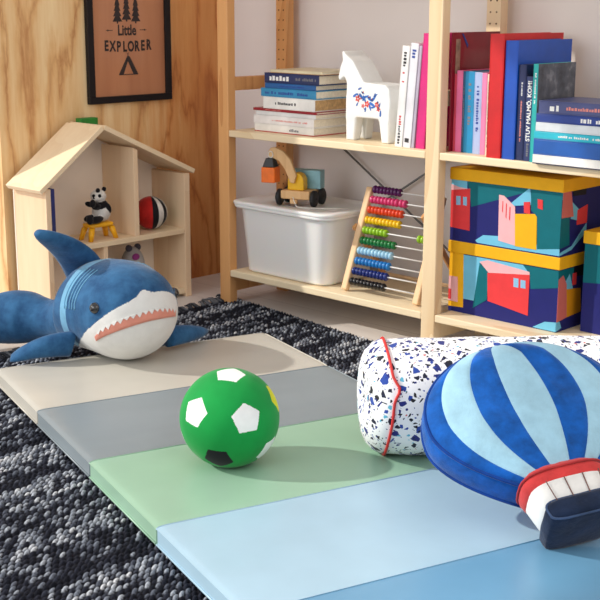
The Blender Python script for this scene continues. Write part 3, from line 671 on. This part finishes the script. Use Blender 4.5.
# ------------------------------------------------------------------ gym mat
MZ0, MZ1 = .0125, .05
ang = math.atan2(-.561, 1.763)
gm = thing('folding_gym_mat', 'five coloured folding gym mat laid across the woven rug', 'gym mat', (.278, -1.042, MZ0), (0, 0, ang))
for k, (nm, col) in enumerate((('beige', (198, 194, 184)), ('grey', (136, 147, 154)), ('green', (152, 190, 166)), ('pale_blue', (168, 200, 220)), ('blue', (106, 158, 194)))):
    mb = MB(); x0, x1, W_ = k * .3706 + .0012, (k + 1) * .3706 - .0012, .78
    nu, nv = 14, 24; top = []
    for i in range(nu + 1):
        for j in range(nv + 1):
            u_, v_ = (1 - math.cos(PI * i / nu)) / 2, (1 - math.cos(PI * j / nv)) / 2
            e = min(u_, 1 - u_) * .37; g = min(v_, 1 - v_) * .78
            z = (MZ1 - MZ0) - .002 * math.exp(-e / .006) - .003 * math.exp(-g / .006)
            top.append((x0 + (x1 - x0) * u_, W_ * v_, z))
    F = [(i * (nv + 1) + j, (i + 1) * (nv + 1) + j, (i + 1) * (nv + 1) + j + 1, i * (nv + 1) + j + 1) for i in range(nu) for j in range(nv)]
    edge = [j for j in range(nv + 1)] + [i * (nv + 1) + nv for i in range(1, nu + 1)] + [nu * (nv + 1) + j for j in range(nv - 1, -1, -1)] + [i * (nv + 1) for i in range(nu - 1, 0, -1)]
    nb = len(top); verts = top[:]
    for e in edge: verts.append((top[e][0], top[e][1], .0))
    m_ = len(edge)
    F += [(edge[(a + 1) % m_], edge[a], nb + a, nb + (a + 1) % m_) for a in range(m_)] + [tuple(nb + a for a in range(m_))]
    mb.add(verts, F, 0, False)
    for a in range(nu * nv): mb.sm[a] = True
    vm = vinyl('vinyl_' + nm, col)
    p = mb.build('panel', vm, gm, .003, label=nm.replace('_', ' ') + ' vinyl panel')
    for yp in (-.0012, W_ + .0012): MB().tube([(x0 + .002, yp, .002), (x1 - .002, yp, .002)], .0022, 6).build('seam_piping', vm, p)

# ------------------------------------------------------------------ football
FR = .1025
bm = bmesh.new(); bmesh.ops.create_icosphere(bm, subdivisions=7, radius=1)
me = bpy.data.meshes.new('football'); bm.to_mesh(me); bm.free()
KR_ = np.array([[-.457, .762, -.459], [-.316, -.622, -.716], [-.831, -.182, .525]])
ph = (1 + 5 ** .5) / 2
IC = np.array([(0, s, t * ph) for s in (1, -1) for t in (1, -1)] + [(s, t * ph, 0) for s in (1, -1) for t in (1, -1)] + [(t * ph, 0, s) for s in (1, -1) for t in (1, -1)], float)
IC /= np.linalg.norm(IC[0]); DV = IC @ KR_.T; DV /= np.linalg.norm(DV, axis=1)[:, None]
pc = np.zeros(len(me.polygons) * 3); me.polygons.foreach_get('center', pc); pc = pc.reshape(-1, 3); pc /= np.linalg.norm(pc, axis=1)[:, None]
near = (pc @ DV.T).argmax(1); mi = np.zeros(len(pc), int)
pmat = {4: 2, 11: 3, 1: 1}
for k in range(12):
    nbs = [j for j in range(12) if abs(DV[k] @ DV[j] - .447) < .02]
    sel = np.where(near == k)[0]; g = pc[sel] / (pc[sel] @ DV[k])[:, None] - DV[k]
    tg = [DV[j] - (DV[j] @ DV[k]) * DV[k] for j in nbs]; tg = [t / np.linalg.norm(t) for t in tg]
    ok = np.ones(len(sel), bool)
    for i in range(5):
        for j in range(i):
            if tg[i] @ tg[j] > .1:
                md = tg[i] + tg[j]; md /= np.linalg.norm(md); ok &= (g @ md) < .262
    mi[sel[ok]] = pmat.get(k, 1)
me.polygons.foreach_set('material_index', mi.astype(np.int32)); me.polygons.foreach_set('use_smooth', np.ones(len(mi), bool))
co = np.zeros(len(me.vertices) * 3); me.vertices.foreach_get('co', co); co = co.reshape(-1, 3)
dd = np.sort(co @ DV.T, 1); gap = dd[:, -2] - dd[:, -3]                     # seam grooves between the green hexagons
s12 = dd[:, -1] - dd[:, -2]
co *= FR
co[:, 2] = np.where(co[:, 2] < -FR * .93, -FR * .93 + (co[:, 2] + FR * .93) * .2, co[:, 2])
me.vertices.foreach_set('co', co.ravel()); me.update()
def felt(nm, rgb): return plain(nm, rgb, .8, .04, 14, 0, .15, .12, 420, spec=.25)
for m_ in (felt('ball_felt_green', (14, 148, 66)), felt('ball_felt_white', (238, 240, 238)), felt('ball_felt_black', (16, 14, 24)), felt('ball_felt_yellow', (214, 214, 20))): me.materials.append(m_)
fb = bpy.data.objects.new('toy_football', me); COL.objects.link(fb)
fb.location = (1.199, -1.068, .0502 + FR * .944)
tag(fb, 'soft green football with white, black and yellow pentagons on the gym mat', 'ball')

# ------------------------------------------------------------------ bolster
n = NT('terrazzo_cotton'); v = n.coord()
col = None; base = (240, 240, 243)
def chips(scale, thr, edge, seedv, prev):
    mp = n.n('ShaderNodeMapping'); mp.inputs['Location'].default_value = (seedv, seedv * 2, seedv * 3); mp.inputs['Rotation'].default_value = (seedv, .4, .8)
    wn = n.noise(v, 30, 2); ad = n.n('ShaderNodeVectorMath', operation='MULTIPLY_ADD')
    n.l(wn.outputs['Color'], ad.inputs[0]); ad.inputs[1].default_value = (.012, .012, .012); n.l(v, ad.inputs[2]); n.l(ad.outputs[0], mp.inputs['Vector'])
    a = n.n('ShaderNodeTexVoronoi'); a.feature = 'DISTANCE_TO_EDGE'; a.inputs['Scale'].default_value = scale; n.l(mp.outputs[0], a.inputs['Vector'])
    b = n.n('ShaderNodeTexVoronoi'); b.inputs['Scale'].default_value = scale; n.l(mp.outputs[0], b.inputs['Vector'])
    sp = n.n('ShaderNodeSeparateColor'); n.l(b.outputs['Color'], sp.inputs[0])
    m1 = n.math('GREATER_THAN', a.outputs['Distance'], edge); m2 = n.math('GREATER_THAN', sp.outputs[0], thr)
    m = n.math('MULTIPLY', m1, m2)
    cc = n.ramp(sp.outputs[1], [(0, (28, 40, 120)), (.3, (16, 22, 50)), (.55, (36, 70, 160)), (.72, (24, 24, 34)), (.9, (96, 178, 206)), (.965, (196, 90, 90))], 'CONSTANT')
    return n.mix(m, prev, cc)
col = chips(54, .5, .17, .7, base); col = chips(104, .62, .2, 3.1, col); col = chips(160, .74, .24, 5.2, col)
n.l(col, n.b.inputs['Base Color']); n.set(Roughness=.85, Sheen_Weight=.1); n.bump(n.noise(v, 600, 2).outputs[0], .15, .0008); TERR = n.m
bo = thing('bolster_cushion', 'long white terrazzo print bolster cushion with red piping lying on the mat', 'cushion', (1.378, -.794, .05), (0, 0, math.radians(45.5)))
RB, LB = .1235, .70
mb = MB(); prof = [(-.052, .012), (-.0515, .045), (-.047, .075), (-.037, .098), (-.022, .113), (-.008, .1195), (0, .1205), (.010, .1205), (.03, .122)] + [(x, .1235 + .001 * math.sin(x * 40)) for x in np.linspace(.06, LB - .06, 24)] + [(LB - .03, .122), (LB, .1205), (LB + .02, .113), (LB + .037, .098), (LB + .048, .07), (LB + .052, .012)]
Rr = []; NS = 72
def bol(x, r, t):
    y, z = r * math.cos(t), r * math.sin(t)
    wob = 1 + .012 * math.sin(3 * t + x * 9) * min(1, r / .1)
    z = max(z * wob, -.119 + .002 * math.cos(t)) if r > .05 else z
    sh_ = .010 * math.exp(-((t - PI * 1.02) % (2 * PI) - 0) ** 2 / .02) if False else 0
    return (x + sh_, y * wob, z + .1215)
for x, r in prof:
    Rr.append([bol(x + (.012 * math.cos(t + .4) ** 2 * (-math.cos(t) if math.cos(t) < 0 else 0) * (1 if abs(x) < .06 else 0)), r, t) for t in np.linspace(0, 2 * PI, NS, endpoint=False)])
mb.rings(Rr, 0, True, True); mb.build('cover', TERR, bo)
REDP = plain('red_piping', (206, 44, 42), .6, .05)
for xe in (0, LB):
    pts = []
    for t in np.linspace(0, 2 * PI, 72, endpoint=False):
        c_ = math.cos(t); kink = .012 * math.exp(-((t - PI * .87) / .14) ** 2) if xe == 0 else 0
        x = xe + (.012 * math.cos(t + .4) ** 2 * (-c_ if c_ < 0 else 0) if xe == 0 else 0) + kink
        pts.append(bol(x, .1225, t))
    MB().tube(pts, .003, 8, 0, False, True).build('piping', REDP, bo)

# ------------------------------------------------------------------ hot-air-balloon pillow
PB_, PL_ = plush('plush_royal', (20, 100, 196), .16), plush('plush_pale_blue', (164, 208, 230), .05)
PR_, PWH, PN_ = plush('plush_coral', (222, 70, 70), .08), plush('plush_white', (240, 240, 238), .03), plush('plush_navy', (36, 52, 82), .16)
hh = Vector((.7199, .6940, 0)).normalized(); fh = Vector((-hh.y, hh.x, 0)); la = math.radians(33.5)
vv = (fh * math.cos(la) + Vector((0, 0, 1)) * math.sin(la)); nn_ = hh.cross(vv)       # pillow plane: hh across, vv up, nn_ towards the viewer
til = math.radians(16); ex = hh * math.cos(til) + vv * math.sin(til) * .0; ex = (hh * math.cos(til) + vv * math.sin(til)).normalized(); ey = nn_.cross(ex)
bp = thing('balloon_pillow', 'blue striped hot air balloon plush pillow leaning on the terrazzo bolster', 'pillow')
bp.matrix_world = Matrix(((ex.x, ey.x, nn_.x, 1.944), (ex.y, ey.y, nn_.y, -.935), (ex.z, ey.z, nn_.z, .098), (0, 0, 0, 1)))
def halfw(y):                                    # envelope half width at height y above basket base (m)
    y0, y1, yt = .085, .236, .396
    if y >= y1: return .189 * math.sqrt(max(0, 1 - ((y - y1) / (yt - y1)) ** 2.15))
    t = (y1 - y) / (y1 - y0); return .189 - (.189 - .068) * t ** 1.75
ys_ = [.085 + .311 * math.sin(PI / 2 * k / 44) for k in range(45)]
BT = .042
mb = MB(); NU = 80
def bz_(u, y, wd):                               # dome height of the front panel
    e = max(0, 1 - abs(u) ** 3.0); g = min(1, (.397 - y) / .05) ** .5 if y < .397 else 0
    return BT * .62 + .040 * (e ** .6) * max(0, g) * min(1, .55 + (y - .085) / .12 * .45)
cuts = [-.84, -.52, -.20, .20, .52, .84]
# stripes follow exact cut lines, so build the panel gore by gore
bounds = [-1] + cuts + [1]
for seg in range(7):
    us = np.linspace(bounds[seg], bounds[seg + 1], 14); vs = []; fs = []
    for y in ys_:
        for u in us:
            dip = .0022 * (math.exp(-((u - bounds[seg]) / .02) ** 2) * (seg > 0) + math.exp(-((u - bounds[seg + 1]) / .02) ** 2) * (seg < 6))
            vs.append((u * halfw(y), y, bz_(u, y, 0) - dip + .0012 * math.sin(u * 17 + y * 40)))
    for i in range(len(ys_) - 1):
        for k in range(13): fs.append((i * 14 + k, i * 14 + k + 1, (i + 1) * 14 + k + 1, (i + 1) * 14 + k))
    mb.add(vs, fs, seg % 2, True)
mb.build('front_panel', [PB_, PL_], bp)
out = [(-halfw(y), y) for y in ys_] + [(halfw(y), y) for y in ys_[::-1][1:]]
mb = MB(); Rg = []
for z, g in ((BT * .62, 1), (BT * .3, 1.02), (-.01, 1.03), (-BT * .8, 1.01), (-BT, .99), (-BT - .012, .86), (-BT - .022, .5), (-BT - .024, .1)):
    Rg.append([(x * g, .23 + (y - .23) * g, z) for x, y in out])
mb.rings(Rg, 0, True, True); mb.build('side_band', PB_, bp)
for sc_, z_ in ((1.008, BT * .60), (1.012, -BT * .8)): MB().tube([(x * sc_, .23 + (y - .23) * sc_, z_) for x, y in out], .0034, 8).build('piping', plush('plush_deep', (14, 66, 150)), bp)
def srect(w_, d_, y, zc, n=32, p=3.2):
    o = []
    for k in range(n):
        t = k * 2 * PI / n; c_, s_ = math.cos(t), math.sin(t)
        o.append((w_ * math.copysign(abs(c_) ** (2 / p), c_), y, zc + d_ * math.copysign(abs(s_) ** (2 / p), s_)))
    return o
mb = MB().rings([srect(.070, .050, .060, .006), srect(.076, .054, .066, .006), srect(.079, .056, .078, .006), srect(.077, .054, .092, .005), srect(.070, .046, .104, .003), srect(.060, .034, .110, .002)], 0, True, True); mb.build('collar', PR_, bp)
MB().tube(srect(.0795, .0565, .088, .006), .0022, 8, 0, False, True).build('collar_piping', plush('plush_coral_dark', (200, 62, 66)), bp)
MB().rings([srect(.060, .048, .010, .006), srect(.064, .052, .012, .006), srect(.073, .0565, .064, .006), srect(.070, .05, .066, .006)], 0, True, True).build('white_skirt', PWH, bp)
for x in (-.046, -.012, .022, .052): MB().tube([(x * .88, .016, .0592), (x * .94, .040, .0612), (x, .064, .0635)], .0011, 6).build('rope', plain('brown_stitch', (120, 84, 76), .8), bp)
def prect(w_, h_, yc, z, n=40, p=4.5):
    yc -= .016; h_ *= .60
    o = []
    for k in range(n):
        t = k * 2 * PI / n; c_, s_ = math.cos(t), math.sin(t)
        o.append((w_ * math.copysign(abs(c_) ** (2 / p), c_) * (1 + .10 * s_), yc + h_ * math.copysign(abs(s_) ** (2 / p), s_) + .008 * (1 - (c_ * abs(c_)) ** 2) * (1 if s_ > 0 else 0), z))
    return o
mb = MB().rings([prect(.046, .012, .018, -.052), prect(.058, .020, .019, -.048), prect(.063, .024, .020, -.038), prect(.066, .026, .020, 0), prect(.065, .025, .020, .045), prect(.062, .0235, .020, .060), prect(.05, .017, .020, .066), prect(.02, .006, .020, .068)], 0, True, True)
mb.build('basket', PN_, bp)
MB().tube(prect(.0645, .0255, .020, .0575), .0022, 8, 0, False, True).build('basket_piping', plush('plush_navy_light', (70, 92, 130)), bp)

# ------------------------------------------------------------------ shark
SB = plush('shark_blue', (54, 104, 148), .12, (32, 72, 114)); SW = plush('shark_white', (226, 226, 224), .02); SL = plush('shark_light_blue', (120, 178, 214), .06)
SK = thing('plush_shark', 'large blue and white plush shark lying on the beige panel facing the camera', 'plush shark', (.43, -.735, .05))
hd = math.radians(-17.5); hx = Vector((math.cos(hd), math.sin(hd), 0)); hy = Vector((-hx.y, hx.x, 0))   # hx forward, hy to the shark's left... (image right is -hy)
sp_ = []   # spine: local xy (relative to SK), z centre, half width, half height
for d, zc, a, b, lf in ((.158, .145, .004, .004, 0), (.155, .144, .034, .030, 0), (.146, .142, .060, .056, 0), (.130, .139, .084, .080, 0), (.105, .136, .106, .102, 0), (.07, .133, .124, .120, 0), (.03, .131, .135, .1285, 0), (-.02, .130, .141, .1295, .004), (-.065, .128, .142, .1275, .014), (-.105, .125, .138, .1245, .028), (-.14, .118, .128, .1175, .044)):
    p = hx * d - hy * lf; sp_.append((p.x, p.y, zc, a, b))
for x, y, zc, a, b in ((-.190, -.006, .100, .108, .100), (-.232, -.022, .074, .074, .074), (-.275, -.036, .058, .056, .058), (-.320, -.046, .056, .060, .062), (-.368, -.060, .054, .074, .074), (-.415, -.085, .050, .074, .076), (-.452, -.125, .044, .066, .068), (-.474, -.18, .036, .055, .056), (-.486, -.24, .028, .045, .046), (-.490, -.30, .022, .034, .036), (-.491, -.36, .018, .024, .026), (-.49, -.40, .015, .012, .016)):
    sp_.append((x, y, zc, a, b))
# densify
def cr_(P, n_):
    out = []; P = [np.array(p) for p in P]
    for i in range(len(P) - 1):
        a, b, c_, d_ = P[max(i - 1, 0)], P[i], P[i + 1], P[min(i + 2, len(P) - 1)]
        for k in range(n_):
            t = k / n_; out.append(.5 * ((2 * b) + (c_ - a) * t + (2 * a - 5 * b + 4 * c_ - d_) * t * t + (3 * b - a - 3 * c_ + d_) * t ** 3))
    out.append(P[-1]); return out
SPN = cr_(sp_, 9); NA = 240
mb = MB(); RG = []
for i, p in enumerate(SPN):
    a = SPN[max(i - 1, 0)]; b = SPN[min(i + 1, len(SPN) - 1)]; t = Vector((b[0] - a[0], b[1] - a[1], 0)).normalized(); sd_ = Vector((-t.y, t.x, 0))
    RG.append([Vector((p[0], p[1], p[2])) + sd_ * (p[3] * math.cos(q * 2 * PI / NA)) + Vector((0, 0, max(p[4] * math.sin(q * 2 * PI / NA), (-p[2] + .0008) if i < 110 else -9))) for q in range(NA)])
mb.rings(RG, 0, True, True)
ROLL = .20
def zb(s, l): return .200 - 1.55 * s ** 1.8 - (.25 * max(0, s - .2) if l < 0 else 1.0 * max(0, s - .15)) + ROLL * l
for fi_ in range((len(SPN) - 1) * NA):
    c_ = sum((Vector(mb.v[k]) for k in mb.f[fi_]), Vector()) / 4
    d, l = c_.x * hx.x + c_.y * hx.y, c_.x * hy.x + c_.y * hy.y
    st_ = fi_ // NA / 9
    m = 0
    if st_ < 12:
        s_ = abs(l) * 1.0 + .75 * max(0, .135 - d)
        bump_ = .012 * math.exp(-(l / .018) ** 2)
        if c_.z < zb(s_, l) + bump_ : m = 1
        if c_.z < .012 and st_ < 11: m = 1
        if 8.2 < st_ < 9.4 and m == 0: m = 2
        if st_ > 9.9 and c_.z < .03: m = 1
    mb.mi[fi_] = m
mb.mi[-2] = 1
body_o = mb.build('body', [SB, SW, SL], SK)
def head(phi, z, off=0):                            # point on the head surface: azimuth phi from the nose line (+ = image left), height z
    best = None
    dirv = hx * math.cos(phi) - hy * math.sin(phi)
    d = .0; lo, hi = 0, .3
    for _ in range(30):
        m_ = (lo + hi) / 2; p = dirv * m_; d, l = p.dot(hx), p.dot(hy)
        ins = False
        if d < .158:
            for i in range(len(SPN) - 1):
                di, dj = (SPN[i][0] * hx.x + SPN[i][1] * hx.y), (SPN[i + 1][0] * hx.x + SPN[i + 1][1] * hx.y)
                if dj <= d <= di:
                    t = (di - d) / max(1e-9, di - dj); zc, a, b = [SPN[i][k] * (1 - t) + SPN[i + 1][k] * t for k in (2, 3, 4)]
                    ins = (l / a) ** 2 + ((z - zc) / b) ** 2 < 1; break
        if ins: lo = m_
        else: hi = m_
    q = dirv * (lo + off); return Vector((q.x, q.y, z))
# mouth: pink band with a saw-tooth upper edge
PINKM = plush('mouth_pink', (226, 150, 132), .04)
ml, mr, NM = math.radians(54), math.radians(-38), 72
def mz(phi): return .147 - .14 * .145 * math.sin(phi) - .047 * abs(phi / ml) ** 2
def mth(phi): return .026 * max(.02, 1 - abs((phi - .1) / 1.08) ** 3)
vs, fs = [], []
for k in range(NM + 1):
    phi = ml + (mr - ml) * k / NM; zc = mz(phi); h_ = mth(phi)
    for j in range(4): vs.append(head(phi, zc - h_ / 2 + h_ * j / 3, .0022))
for k in range(NM):
    for j in range(3): fs.append((k * 4 + j, (k + 1) * 4 + j, (k + 1) * 4 + j + 1, k * 4 + j + 1))
mo = MB().add(vs, fs, 0, True).build('mouth', PINKM, SK)
sm_ = mo.modifiers.new('s', 'SOLIDIFY'); sm_.thickness = .003; sm_.offset = 0
NTH = 15
for k in range(NTH):
    p0 = ml * .93 + (mr * .97 - ml * .93) * k / NTH; p1 = ml * .93 + (mr * .97 - ml * .93) * (k + 1) / NTH; pm_ = (p0 + p1) / 2
    hgt = .0105 * (.75 + .5 * ((k * 7) % 5) / 5)
    tv = []
    for off in (.0045, .001):
        tv += [head(p0, mz(p0) + mth(p0) / 2 + .003, off), head(p1, mz(p1) + mth(p1) / 2 + .003, off), head(pm_, mz(pm_) + mth(pm_) / 2 - hgt + .003, off + (.0015 if off > .002 else 0))]
    MB().add(tv, [(0, 1, 2), (5, 4, 3), (0, 3, 4, 1), (1, 4, 5, 2), (2, 5, 3, 0)], 0).build('tooth', SW, SK)
EYE = plain('eye_black', (12, 12, 16), .08, .02, coat=1)
for ph_, ez in ((math.radians(52), .166), (math.radians(-64), .174)):
    c_ = head(ph_, ez, -.006); c2 = head(ph_, ez, .0035); dirn = (c2 - c_).normalized()
    ey_ = MB().ball(c_ + dirn * .003, .0155, 0, 20, 14).build('eye', EYE, SK)
    up_ = Vector((0, 0, 1)); sdv = dirn.cross(up_).normalized()
    MB().tube([c2 - dirn * .004 + (sdv * math.cos(t) + up_ * math.sin(t)) * .0135 for t in np.linspace(0, 2 * PI, 20, endpoint=False)], .0022, 6, 0, False, True).build('eye_rim', SB, ey_)
# gill stitch lines behind the left eye
def side_pt(st_i, ang_): p = RG[st_i][int(ang_ / (2 * PI) * NA) % NA]; c_ = Vector(SPN[st_i][:3]); return p + (p - c_).normalized() * .0008
for g in range(5):
    st_i = 60 + g * 4
    pts = [side_pt(st_i + int(2 * math.sin(t * 2)), t) for t in np.linspace(math.radians(8), math.radians(62), 16)]
    pts2 = [side_pt(st_i + int(2 * math.sin(t * 2)), 2 * PI - t + PI) for t in np.linspace(math.radians(8), math.radians(62), 16)]
    for q_ in (pts, pts2): MB().tube(q_, .0016, 6).build('gill_stitch', SL, SK)
def fin(name, base0, base1, tip, thick, mats, curve=(0, 0, 0), n_=12, round_=.55):
    """fin: elliptical sections from the base edge (base0 to base1) sweeping to a rounded tip"""
    b0, b1, tp, cv = map(Vector, (base0, base1, tip, curve)); R2 = []
    for i in range(n_ + 1):
        t = i / n_; w_ = max(.02, (1 - t ** 1.3)) ** round_
        mid = (b0 + b1) / 2 * (1 - t) + tp * t + cv * math.sin(PI * t); e = (b1 - b0) / 2 * w_
        ax_ = (tp - (b0 + b1) / 2).normalized(); nrm = ax_.cross(e).normalized() * (thick * (w_ ** .5) * .5)
        R2.append([mid + e * math.cos(q * 2 * PI / 20) + nrm * math.sin(q * 2 * PI / 20) for q in range(20)])
    return MB().rings(R2, 0, True, True).build(name, mats, SK)
# dorsal fin points up and to the image left
o_ = Vector(SK.location)
def W3(x, y, z): return Vector((x, y, z)) - o_
fin('dorsal_fin', W3(.190, -.742, .222), W3(.305, -.690, .258), W3(.312, -.915, .396), .046, [SB], (.0, .02, .010), round_=.42)
fin('pectoral_fin', W3(.372, -.850, .132), W3(.350, -.860, .062), W3(.262, -.985, .064), .055, [SB], (.012, -.012, .014), round_=.36)
fin('pectoral_fin', W3(.455, -.625, .118), W3(.485, -.625, .066), W3(.440, -.455, .068), .046, [SB], (.01, 0, .004), round_=.45)
fin('tail_fin', W3(-.04, -1.12, .10), W3(-.08, -1.14, .045), W3(-.05, -1.25, .16), .03, [SB])
